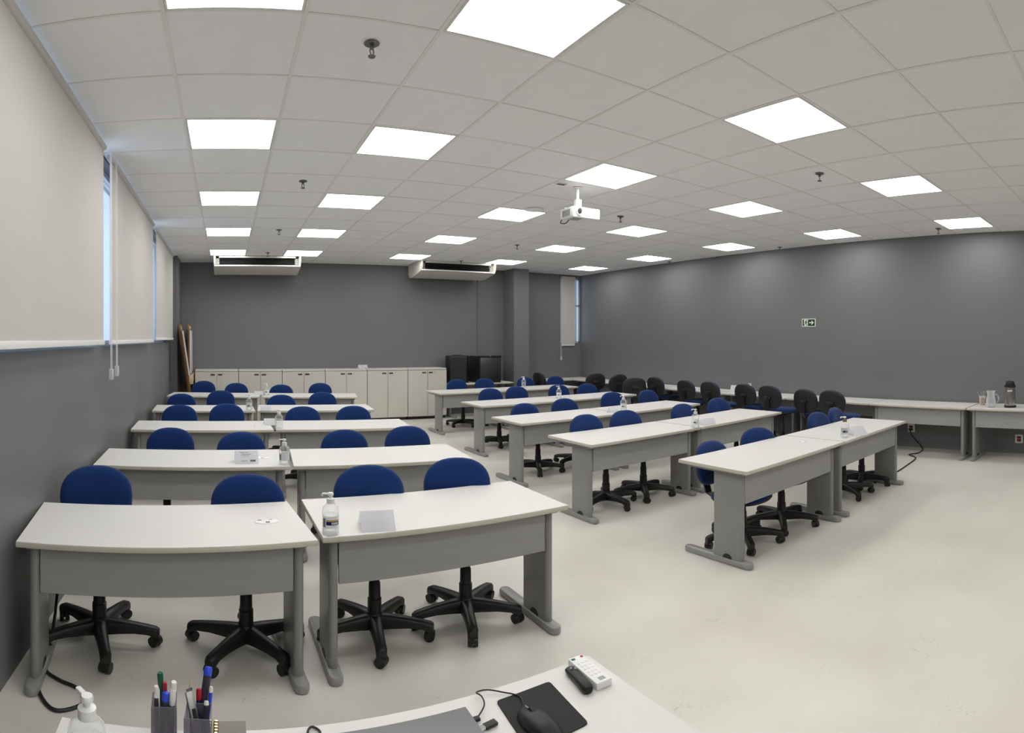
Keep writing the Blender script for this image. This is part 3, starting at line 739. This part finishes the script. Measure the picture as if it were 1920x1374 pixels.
# cord loop on the floor near the left wall
t = thing('wall_socket', 'pale socket low on the window wall behind the front desk', 'socket', (XL + 0.001, 2.98, 0.42)); t.rotation_euler = (R(90), 0, R(90))
part('cover_plate', box(BM(), -0.04, 0.04, -0.06, 0.06, 0, 0.012, 0.004), 'white', t)
part('outlet', box(BM(), -0.02, 0.02, -0.03, 0.03, 0.012, 0.016, 0.003), 'greyink', t)
b = BM(); cp = [(XL + 0.05, 3.02, 0.42), (XL + 0.07, 2.97, 0.2), (XL + 0.10, 2.75, 0.012)]
for u, v in ((84, 1252), (110, 1274), (140, 1287), (163, 1305), (150, 1322), (113, 1332), (90, 1323), (72, 1293), (66, 1250)): cp.append(P(u, v, 0.009))
tube(b, cp, 0.0085); tag(part('power_cord', b, 'black', None), 'black power cord looped on the floor by the window wall', 'cord')

# ------------------------------------------------------------------ pump bottles, cards on the desks
b = BM(); lathe(b, [(0.0, 0.0), (0.030, 0.0), (0.034, 0.006), (0.034, 0.105), (0.031, 0.122), (0.020, 0.134), (0.013, 0.137), (0.013, 0.141), (0, 0.141)], 22); BB = mesh('bottle_body', b, 'bottle')
b = BM(); lathe(b, [(0.0, 0.004), (0.029, 0.004), (0.0315, 0.009), (0.0315, 0.09), (0, 0.09)], 18); BG = mesh('gel', b, 'bottle')
b = BM(); lathe(b, [(0.016, 0.137), (0.0165, 0.158), (0.012, 0.160), (0.006, 0.161), (0.006, 0.173), (0, 0.173)], 16); BCo = b
b = BCo; BCw = mesh('pump_collar', b, 'white')
b = BM(); lathe(b, [(0.0, 0.172), (0.011, 0.172), (0.012, 0.178), (0.010, 0.184), (0, 0.185)], 14); box(b, -0.034, 0.002, -0.0055, 0.0055, 0.175, 0.183, 0.003); cyl(b, (-0.033, 0, 0.169), (-0.033, 0, 0.178), 0.004, n=8); BPw = mesh('pump_head', b, 'white')


def wrap(r, z0, z1, a0, a1, n=12):
    bm = BM(); pr = []
    for i in range(n + 1):
        a = a0 + (a1 - a0) * i / n; pr.append((bm.verts.new((r * math.cos(a), r * math.sin(a), z0)), bm.verts.new((r * math.cos(a), r * math.sin(a), z1))))
    for a, b_ in zip(pr, pr[1:]): bm.faces.new((a[0], b_[0], b_[1], a[1]))
    bmesh.ops.solidify(bm, geom=bm.faces[:], thickness=0.0004)
    return bm

LBW = mesh('label_paper', wrap(0.0346, 0.035, 0.088, R(-150), R(-30)), 'paper')
LBN = mesh('label_band', wrap(0.0352, 0.050, 0.066, R(-120), R(-32)), 'navy')
LBK = mesh('label_band', wrap(0.0352, 0.050, 0.064, R(-115), R(-55)), 'ink')
LBY = mesh('label_stripe', wrap(0.0352, 0.067, 0.073, R(-120), R(-32)), 'yellow')
LBP = mesh('label_print', wrap(0.0356, 0.053, 0.063, R(-85), R(-40)), 'paper')
LBT = mesh('label_text', wrap(0.0352, 0.040, 0.078, R(-147), R(-125)), 'greyink')


def bottle(u, v, label, kind='n', s=1.0, z=0.74, rz=0.0, pos=None):
    q = Vector(pos) if pos else P(u, v, z)
    t = thing('pump_bottle', label, 'bottle', (q.x, q.y, z), rz - math.atan2(q.x, q.y), 'hand sanitiser pump bottles'); t.scale = (s, s, s)
    bo = ob('bottle_body', BB, t); ob('gel', BG, bo)
    cw = ob('pump_collar', BCw, t); ph = ob('pump_head', BPw, t)
    if kind == 'amber':
        c2 = BCw.copy(); c2.materials[0] = M['amber']; cw.data = c2
    if kind != 'bare':
        l = ob('label_paper', LBW, t)
        if kind == 'navy': ob('label_band', LBN, l); ob('label_stripe', LBY, l); ob('label_print', LBP, l); ob('label_text', LBT, l)
        elif kind in ('amber', 'black'): ob('label_band', LBK, l); ob('label_print', LBP, l)
        elif kind == 'n': ob('label_text', LBT, l)
    return t

bottle(620, 1001, 'clear pump bottle with yellow and navy label, front left desk', 'navy', 1.12)
bottle(533, 871, 'clear pump bottle with white pump, second row of left block', 'n', 1.08)
bottle(523, 803, 'clear pump bottle with white pump, third row of left block', 'bare', 1.12)
bottle(467, 769, 'clear pump bottle with black label, fourth row of left block', 'black', 1.15)
bottle(500, 741.5, 'clear pump bottle with black label, back row of left block', 'black', 1.15)
bottle(1584, 820, 'clear pump bottle with bronze collar, front row of right block', 'amber', 1.12)
bottle(1304, 802, 'clear pump bottle with white pump, second row of right block', 'black', 1.12)
bottle(1169, 770, 'clear pump bottle with white pump, third row of right block', 'black', 1.12)
bottle(1048, 747, 'clear pump bottle with black label, fourth row of right block', 'black', 1.12)
bottle(982, 726, 'clear pump bottle with white pump, back row of right block', 'black', 1.15)
bottle(0, 0, 'small clear pump bottle on the right-wall desk near the white card', 'bare', 0.9, pos=(7.35, AX(1407, 7.35), 0.74))
t = bottle(0, 0, "clear pump bottle at the near left corner of the instructor's desk", 'bare', 1.05, pos=(-0.268, 1.115, 0.74), rz=R(-60)); t.scale = (1.12, 1.12, 1.02)


def tent(u, v, w_, h_, label, rz=0.0, text=False, z=0.74, pos=None):
    q = Vector(pos) if pos else P(u, v, z)
    t = thing('tent_card', label, 'card', (q.x, q.y, z + 0.0009), rz, 'folded white table cards')
    dp = h_ * 0.85
    def leaf(s):
        bm = BM(); vs = [bm.verts.new(p) for p in ((-w_ / 2, s * dp, 0), (w_ / 2, s * dp, 0), (w_ / 2, 0, h_), (-w_ / 2, 0, h_))]; bm.faces.new(vs); bmesh.ops.solidify(bm, geom=bm.faces[:], thickness=0.0008); return bm
    f = part('front_leaf', leaf(-1), 'paper', t, smooth=False); part('back_leaf', leaf(1), 'paper', t, smooth=False)
    if text:
        a = math.atan2(h_, dp)
        mt = Matrix.Translation((0, -dp, 0)) @ Matrix.Rotation(a, 4, 'X')
        L = math.hypot(h_, dp)
        for x0, x1, y0, y1 in ((-0.30, 0.08, 0.84, 0.88), (-0.22, 0.20, 0.72, 0.75), (-0.24, 0.10, 0.62, 0.65), (-0.22, 0.02, 0.22, 0.26)):
            part('printed_line', box(BM(), x0 * w_, x1 * w_, y0 * L, y1 * L, 0.0006, 0.0012, mtx=mt), 'greyink', f, smooth=False)
        for x0 in (0.16, 0.24, 0.31): part('printed_letter', box(BM(), x0 * w_, (x0 + 0.055) * w_, 0.18 * L, 0.32 * L, 0.0006, 0.0012, mtx=mt), 'ink', f, smooth=False)
    return t

tent(706, 988, 0.155, 0.085, 'blank folded white card on the front left desk', R(-6))
tent(462, 866, 0.165, 0.088, 'printed white card on the second left desk', 0, True)
tent(505, 796, 0.11, 0.07, 'white card beside the third-row bottle, left block', 0)
tent(498, 769, 0.13, 0.06, 'white card beside the fourth-row bottle, left block', 0)
tent(485, 739.5, 0.14, 0.06, 'white card beside the back-row bottle, left block', 0)
tent(1606, 815, 0.15, 0.085, 'white card beside the bronze-collared bottle, right block', R(-25))
tent(1326, 796, 0.15, 0.07, 'white card beside the second-row bottle, right block', R(-15))
tent(1151, 773, 0.13, 0.075, 'white card beside the third-row bottle, right block', R(-8))
tent(1064, 748, 0.13, 0.05, 'white card beside the fourth-row bottle, right block', 0)
tent(0, 0, 0.17, 0.085, 'small white card standing on the back cabinets', 0, True, pos=(AY(680, 10.62), 10.62, CH), z=CH)
tent(0, 0, 0.20, 0.12, 'white card on the right-wall desk behind the black chairs', R(-60), pos=(7.30, AX(1382, 7.30), 0.74))

# ------------------------------------------------------------------ flask, jug, cup on the right-wall desk
ty = AX(1894, 7.20)
t = thing('vacuum_flask', 'tall brushed steel pump flask with black lid', 'flask', (7.20, ty, 0.74), R(-70))
b = BM(); lathe(b, [(0.072, 0.030), (0.073, 0.05), (0.068, 0.20), (0.063, 0.285), (0, 0.285)], 28); part('steel_body', b, 'steelb', t)
part('base_ring', lathe(BM(), [(0, 0), (0.077, 0), (0.078, 0.022), (0.074, 0.032), (0, 0.032)], 28), 'black', t)
b = BM(); lathe(b, [(0.064, 0.283), (0.072, 0.292), (0.072, 0.312), (0.058, 0.318), (0.056, 0.35), (0.048, 0.368), (0.02, 0.374), (0, 0.374)], 28); box(b, -0.022, 0.022, -0.10, -0.04, 0.300, 0.325, 0.008); part('lid', b, 'black', t)
b = BM(); tube(b, [(0, 0.066, 0.30), (0, 0.092, 0.25), (0, 0.092, 0.12), (0, 0.074, 0.06)], 0.008); part('handle', b, 'black', t)
b = wrap(0.0705, 0.225, 0.250, R(-125), R(-75)); part('label', b, 'paper', t)
jy = AX(1858, 7.14)
t = thing('glass_jug', 'clear glass water jug with handle beside the flask', 'jug', (7.14, jy, 0.74))
b = BM(); lathe(b, [(0, 0), (0.050, 0), (0.054, 0.01), (0.064, 0.07), (0.060, 0.12), (0.046, 0.165), (0.048, 0.20), (0.058, 0.235), (0.054, 0.235), (0.044, 0.20), (0.042, 0.165), (0.056, 0.12), (0.060, 0.07), (0.050, 0.012), (0, 0.012)], 26); part('jug_body', b, 'water', t)
b = BM(); lathe(b, [(0, 0.014), (0.048, 0.014), (0.058, 0.07), (0.054, 0.12), (0.048, 0.135), (0, 0.135)], 22); part('water', b, 'water', t)
b = BM(); tube(b, [(0.046, 0, 0.18), (0.085, -0.01, 0.17), (0.098, -0.012, 0.11), (0.062, 0, 0.055)], 0.009); part('handle', b, 'water', t, rot=(0, 0, R(-75)))
uy = AX(1842, 7.36)
t = thing('straw_cup', 'clear cup with kraft sleeve holding stirrers beside the jug', 'cup', (7.36, uy, 0.74))
part('cup_wall', lathe(BM(), [(0.036, 0.0), (0.046, 0.13), (0.044, 0.13), (0.034, 0.004)], 20), 'water', t)
part('sleeve', lathe(BM(), [(0.030, 0.004), (0.038, 0.10), (0, 0.10)], 18), 'kraft', t)
for k, (dx, dy) in enumerate(((-0.05, 0.06), (0.01, 0.02), (0.03, -0.03), (-0.02, -0.02))):
    sl = ['leaning far left', 'standing upright at the back', 'leaning right', 'standing at the front'][k]
    tag(part('stirrer', cyl(BM(), (7.36 + dx * 0.3, uy + dy * 0.3, 0.845), (7.36 + dx, uy + dy, 0.94), 0.003, n=6), 'clearp', None), 'thin clear stirrer ' + sl + ' in the kraft-sleeved cup', 'stirrer', 'stirrers in the cup')

# ------------------------------------------------------------------ instructor's desk: laptop, mouse, remotes, pens
t = thing('laptop', "closed grey laptop on the instructor's desk", 'laptop', (0.19, 1.0, 0.74), R(0.5))
part('base', box(BM(), 0, 0.35, 0, 0.238, 0.003, 0.011, 0.003), 'black', t); part('lid', box(BM(), 0, 0.35, 0, 0.238, 0.012, 0.019, 0.003), 'laptop', t)
part('rubber_foot', box(BM(), 0.02, 0.33, 0.02, 0.05, 0.0, 0.004), 'black', t)
q = P(908, 1357, 0.746)
t = thing('usb_stick', 'black USB stick plugged into the side of the laptop', 'usb stick', (0.5435, q.y - 0.012, 0.7425), R(10))
part('casing', box(BM(), 0.010, 0.042, -0.009, 0.009, 0.0, 0.008, 0.002), 'black', t); part('connector', box(BM(), -0.002, 0.012, -0.006, 0.006, 0.002, 0.007), 'chrome', t)
pc = [P(930, 1316, 0.74), P(1030, 1279, 0.74), P(1104, 1357.5, 0.74)]
t = thing('mouse_pad', 'thin black square mouse pad under the mouse', 'mouse pad', (0, 0, 0.74))
e1 = (pc[1] - pc[0]); c4 = pc[2] - e1 * 1.02
pl = [(pc[0].x, pc[0].y), (pc[1].x, pc[1].y), (pc[2].x, pc[2].y), (c4.x, c4.y)]
cx_, cy_ = sum(p[0] for p in pl) / 4, sum(p[1] for p in pl) / 4
rp = []
for i in range(4):
    a = Vector(pl[i]); p_ = (Vector(pl[i - 1]) - a).normalized(); n_ = (Vector(pl[(i + 1) % 4]) - a).normalized(); rr_ = 0.010
    for s in (0, 0.5, 1): rp.append(tuple(a + (p_ * (1 - s) ** 2 + n_ * s ** 2) * rr_))
rp = [(x - cx_, y - cy_) for x, y in rp]; t.location = (cx_, cy_, 0.74)
part('cloth_surface', prism(BM(), rp, 0.001, 0.0035), 'pad', t, smooth=False); part('rubber_base', prism(BM(), rp, 0.0, 0.0012), 'black', t, smooth=False)
mq = P(1012, 1347, 0.765)
t = thing('computer_mouse', 'black wired mouse on the mouse pad', 'mouse', (mq.x, mq.y, 0.7435), R(8))
b = BM(); rings = []; nn = 18
for k in range(9):
    f = k / 8; y = -0.058 + 0.116 * f; hw_ = 0.034 * math.sin(math.pi * min(max(0.10 + 0.80 * f, 0.05), 0.95)) ** 0.45; hh_ = 0.037 * (math.sin(math.pi * (0.08 + 0.72 * f)) ** 0.7) * (1 - 0.30 * f)
    rings.append([b.verts.new((hw_ * math.cos(math.pi * j / (nn - 1)), y, max(0.002, hh_ * math.sin(math.pi * j / (nn - 1)) ** 0.75))) for j in range(nn)])
for A, B in zip(rings, rings[1:]):
    for j in range(nn - 1): b.faces.new((A[j], A[j + 1], B[j + 1], B[j]))
    b.faces.new((A[0], B[0], B[-1], A[-1]))
b.faces.new(rings[0][::-1]); b.faces.new(rings[-1]); part('body', b, 'black', t)
part('scroll_wheel', cyl(BM(), (-0.004, 0.030, 0.024), (0.004, 0.030, 0.024), 0.009, n=14), 'shell', t)
part('button_seam', box(BM(), -0.001, 0.001, 0.0, 0.054, 0.012, 0.0255), 'greyink', t)
cpx = [(mq.x - 0.008, mq.y + 0.058, 0.752), P(975, 1306, 0.746), P(940, 1297, 0.748), P(912, 1293, 0.75), P(893, 1298, 0.752), P(903, 1305, 0.754), P(908, 1322, 0.752), (0.552, 1.205, 0.749)]
part('cord', tube(BM(), [Vector(p) - Vector((mq.x, mq.y, 0.7435)) for p in cpx], 0.0019), 'black', t, rot=(0, 0, R(-8)))
part('usb_plug', box(BM(), 0.541 - mq.x, 0.556 - mq.x, 1.196 - mq.y, 1.210 - mq.y, 0.0005, 0.008, 0.002), 'black', t, rot=(0, 0, R(-8)))
a = P(1070, 1252, 0.755); c = P(1100, 1288, 0.755); d = c - a
t = thing('presenter', 'black handheld presentation clicker beside the white remote', 'clicker', ((a.x + c.x) / 2, (a.y + c.y) / 2, 0.74), math.atan2(d.y, d.x))
b = BM()
rings = []
for k, (x, hw_, hh_) in enumerate(((-0.056, 0.010, 0.012), (-0.052, 0.014, 0.017), (-0.03, 0.0165, 0.021), (0.0, 0.0150, 0.024), (0.03, 0.0155, 0.026), (0.050, 0.0155, 0.026), (0.055, 0.013, 0.022))):
    rings.append([b.verts.new((x, hw_ * math.cos(2 * math.pi * j / 14), hh_ / 2 + hh_ / 2 * math.sin(2 * math.pi * j / 14))) for j in range(14)])
for A, B in zip(rings, rings[1:]):
    for j in range(14): b.faces.new((A[j], A[(j + 1) % 14], B[(j + 1) % 14], B[j]))
b.faces.new(rings[0]); b.faces.new(rings[-1]); part('body', b, 'black', t)
part('lens_cap', cyl(BM(), (0.050, 0, 0.013), (0.058, 0, 0.013), 0.009, n=14), 'pad', t)
for x, y in ((-0.042, 0.004), (-0.034, -0.005), (-0.028, 0.005), (0.022, 0)): part('button', box(BM(), x - 0.003, x + 0.003, y - 0.003, y + 0.003, 0.018, 0.0245, 0.001, 1), 'greyink', t)
a = P(1083, 1240, 0.758); c = P(1121, 1272, 0.758); d = c - a
t = thing('remote_control', 'white projector remote with green and red buttons', 'remote', ((a.x + c.x) / 2 + 0.006, (a.y + c.y) / 2, 0.74), math.atan2(d.y, d.x))
part('body', box(BM(), -0.068, 0.068, -0.0235, 0.0235, 0.0, 0.021, 0.004), 'white', t)
part('power_button', box(BM(), -0.060, -0.052, -0.019, -0.008, 0.0205, 0.0225, 0.001, 1), 'mgreen', t)['label'] = 'green button'
part('source_button', box(BM(), -0.062, -0.054, 0.010, 0.018, 0.0205, 0.0225, 0.001, 1), 'mred', t)['label'] = 'red button'
for k in range(5):
    for s in (-1, 0, 1): part('button', box(BM(), -0.036 + 0.015 * k, -0.028 + 0.015 * k, s * 0.012 - 0.004, s * 0.012 + 0.004, 0.0205, 0.022, 0.001, 1), 'lamp_frame', t)
part('logo', box(BM(), 0.046, 0.060, -0.008, 0.010, 0.021, 0.0213), 'greyink', t)

# pen cups
def cup(x, y, label, h=0.100, w_=0.054, rz=0.0):
    t = thing('pen_cup', label, 'pen cup', (x, y, 0.74), rz, 'smoky pen cups')
    hw_ = w_ / 2
    for k in range(4):
        m_ = Matrix.Rotation(k * math.pi / 2, 4, 'Z'); part('side', box(BM(), -hw_, hw_, -hw_, -hw_ + 0.0022, 0, h, mtx=m_), 'smoke', t, smooth=False)
    part('bottom', box(BM(), -hw_, hw_, -hw_, hw_, 0, 0.003), 'smoke', t, smooth=False); return t
c1 = (-0.131, 1.252); c2 = (-0.057, 1.222)
cup(*c1, 'smoky square pen cup next to the pump bottle', rz=R(4)); cup(*c2, 'darker smoky pen cup holding the big blue marker', h=0.098, rz=R(-3))


def pen(cx, cy, u, v, ztop, label, cap, body, r=0.0075, capl=0.05, kind='marker', foot=(0, 0)):
    """pen standing in a cup; its top is seen at pixel (u, v) at height ztop"""
    tp = P(u, v, ztop); f = Vector((cx + foot[0], cy + foot[1], 0.7445)); ax = (tp - f); L = ax.length; q = ax.to_track_quat('Z', 'Y')
    t = tag(ob('marker_pen' if kind == 'marker' else kind, None, None, f), label, 'pen' if kind in ('marker', 'pencil') else 'knife', 'pens in the cups')
    t.rotation_mode = 'QUATERNION'; t.rotation_quaternion = q
    if kind == 'marker':
        part('barrel', lathe(BM(), [(0, 0.0), (r * 0.92, 0.0), (r, 0.003), (r, L - capl), (0, L - capl)], 16), body, t)
        part('cap', lathe(BM(), [(r * 1.02, L - capl), (r * 1.05, L - 0.004), (r * 0.85, L), (0, L)], 16), cap, t)
    elif kind == 'pencil':
        part('barrel', lathe(BM(), [(0, 0), (0.0037, 0), (0.0037, L - 0.02), (0, L - 0.02)], 6), body, t)
        part('tip', lathe(BM(), [(0.0037, L - 0.02), (0.001, L - 0.003), (0, L)], 8), 'palewood', t); part('lead', lathe(BM(), [(0.0013, L - 0.006), (0, L + 0.001)], 8), 'ink', t)
    else:
        part('handle_shell', box(BM(), -0.009, 0.009, -0.004, 0.004, 0, L, 0.002), 'metal', t); part('blade', box(BM(), -0.006, 0.006, -0.0012, 0.0012, L, L + 0.006), 'chrome', t)
        part('slider', box(BM(), -0.004, 0.004, 0.003, 0.007, L - 0.06, L - 0.035, 0.001, 1), 'black', t)
    return t
pen(*c1, 300, 1261, 0.90, 'green-capped marker in the cup next to the pump bottle', 'mgreen', 'mbody', 0.0062, 0.06, foot=(0.0, 0.012))
pen(*c1, 309, 1279, 0.882, 'red-capped pen in the cup next to the pump bottle', 'mred', 'mred', 0.0046, 0.05, foot=(0.004, 0.008))
pen(*c1, 326, 1278, 0.888, 'white-capped marker at the back right of that first cup', 'mwhite', 'mbody', 0.0062, 0.05, foot=(0.012, 0.012))
pen(*c1, 293, 1286, 0.882, 'cream-capped pen at the back left of the first cup', 'mwhite', 'mbody', 0.005, 0.03, foot=(-0.012, 0.006))
pen(*c1, 295, 1291, 0.874, 'slim cream pen in the middle left of the first cup', 'mwhite', 'mwhite', 0.0048, 0.05, foot=(-0.010, 0.0))
pen(*c1, 293, 1300, 0.862, 'black pen with white end at the front left of the first cup', 'mwhite', 'mbody', 0.0052, 0.008, foot=(-0.014, -0.016))
pen(*c1, 311, 1298, 0.866, 'blue-capped marker at the front of the first cup', 'mblue', 'mbody', 0.0078, 0.018, foot=(0.0, -0.014))
pen(*c1, 324, 1292, 0.872, 'thick white-capped marker at the front right of the first cup', 'mwhite', 'mbody', 0.0066, 0.036, foot=(0.014, -0.010))
pen(*c2, 391, 1250, 0.898, 'thick dark marker with blue end leaning from the darker cup', 'mblue', 'mbody', 0.0088, 0.018, foot=(-0.002, 0.004))
pen(*c2, 373, 1291, 0.862, 'red-capped marker in the darker cup', 'mred', 'mnavy', 0.0058, 0.022, foot=(0.0, 0.010))
pen(*c2, 357, 1271, 0.890, 'sharpened dark pencil in the darker cup', None, 'mnavy', kind='pencil', foot=(-0.014, 0.014))
pen(*c2, 354, 1296, 0.866, 'grey snap-off cutter leaning left in the darker cup', None, None, kind='cutter_knife', foot=(0.010, -0.016))
pen(*c2, 387, 1314, 0.846, 'dark pen with white end at the front of the darker cup', 'mwhite', 'mbody', 0.0052, 0.008, foot=(0.014, -0.016))
pen(*c2, 396, 1287, 0.868, 'blue pen with white tip at the right of the darker cup', 'mwhite', 'mblue', 0.0042, 0.012, foot=(0.016, 0.004))
# small coil-bound notebook
q = P(430, 1352, 0.775)
t = thing('coil_notebook', 'small taupe notebook with gold coil binding beside the pen cups', 'notebook', (0.010, 1.241, 0.74))
part('cover', box(BM(), -0.026, 0.034, -0.045, 0.045, 0.026, 0.029, 0.001, 1), 'notebook', t); part('pages', box(BM(), -0.024, 0.032, -0.044, 0.044, 0.003, 0.026), 'paper', t, smooth=False)
part('back_cover', box(BM(), -0.026, 0.034, -0.045, 0.045, 0.0, 0.003, 0.001, 1), 'shell', t)
for k in range(9):
    b = BM(); tube(b, [(-0.024 + 0.006 * math.cos(2 * math.pi * i / 10) - 0.006, -0.040 + 0.010 * k, 0.016 + 0.018 * math.sin(2 * math.pi * i / 10)) for i in range(11)], 0.0022, 6, 1); part('coil', b, 'gold', t)

b = BM(); tube(b, [(0.20, 1.18, 0.748), (0.185, 1.215, 0.752), (0.178, 1.262, 0.748), (0.19, 1.285, 0.745), (0.206, 1.268, 0.744), (0.20, 1.235, 0.7445)], 0.0028)
tag(part('charger_cable', b, 'black', None), "short black cord curling behind the laptop's left side", 'cord')
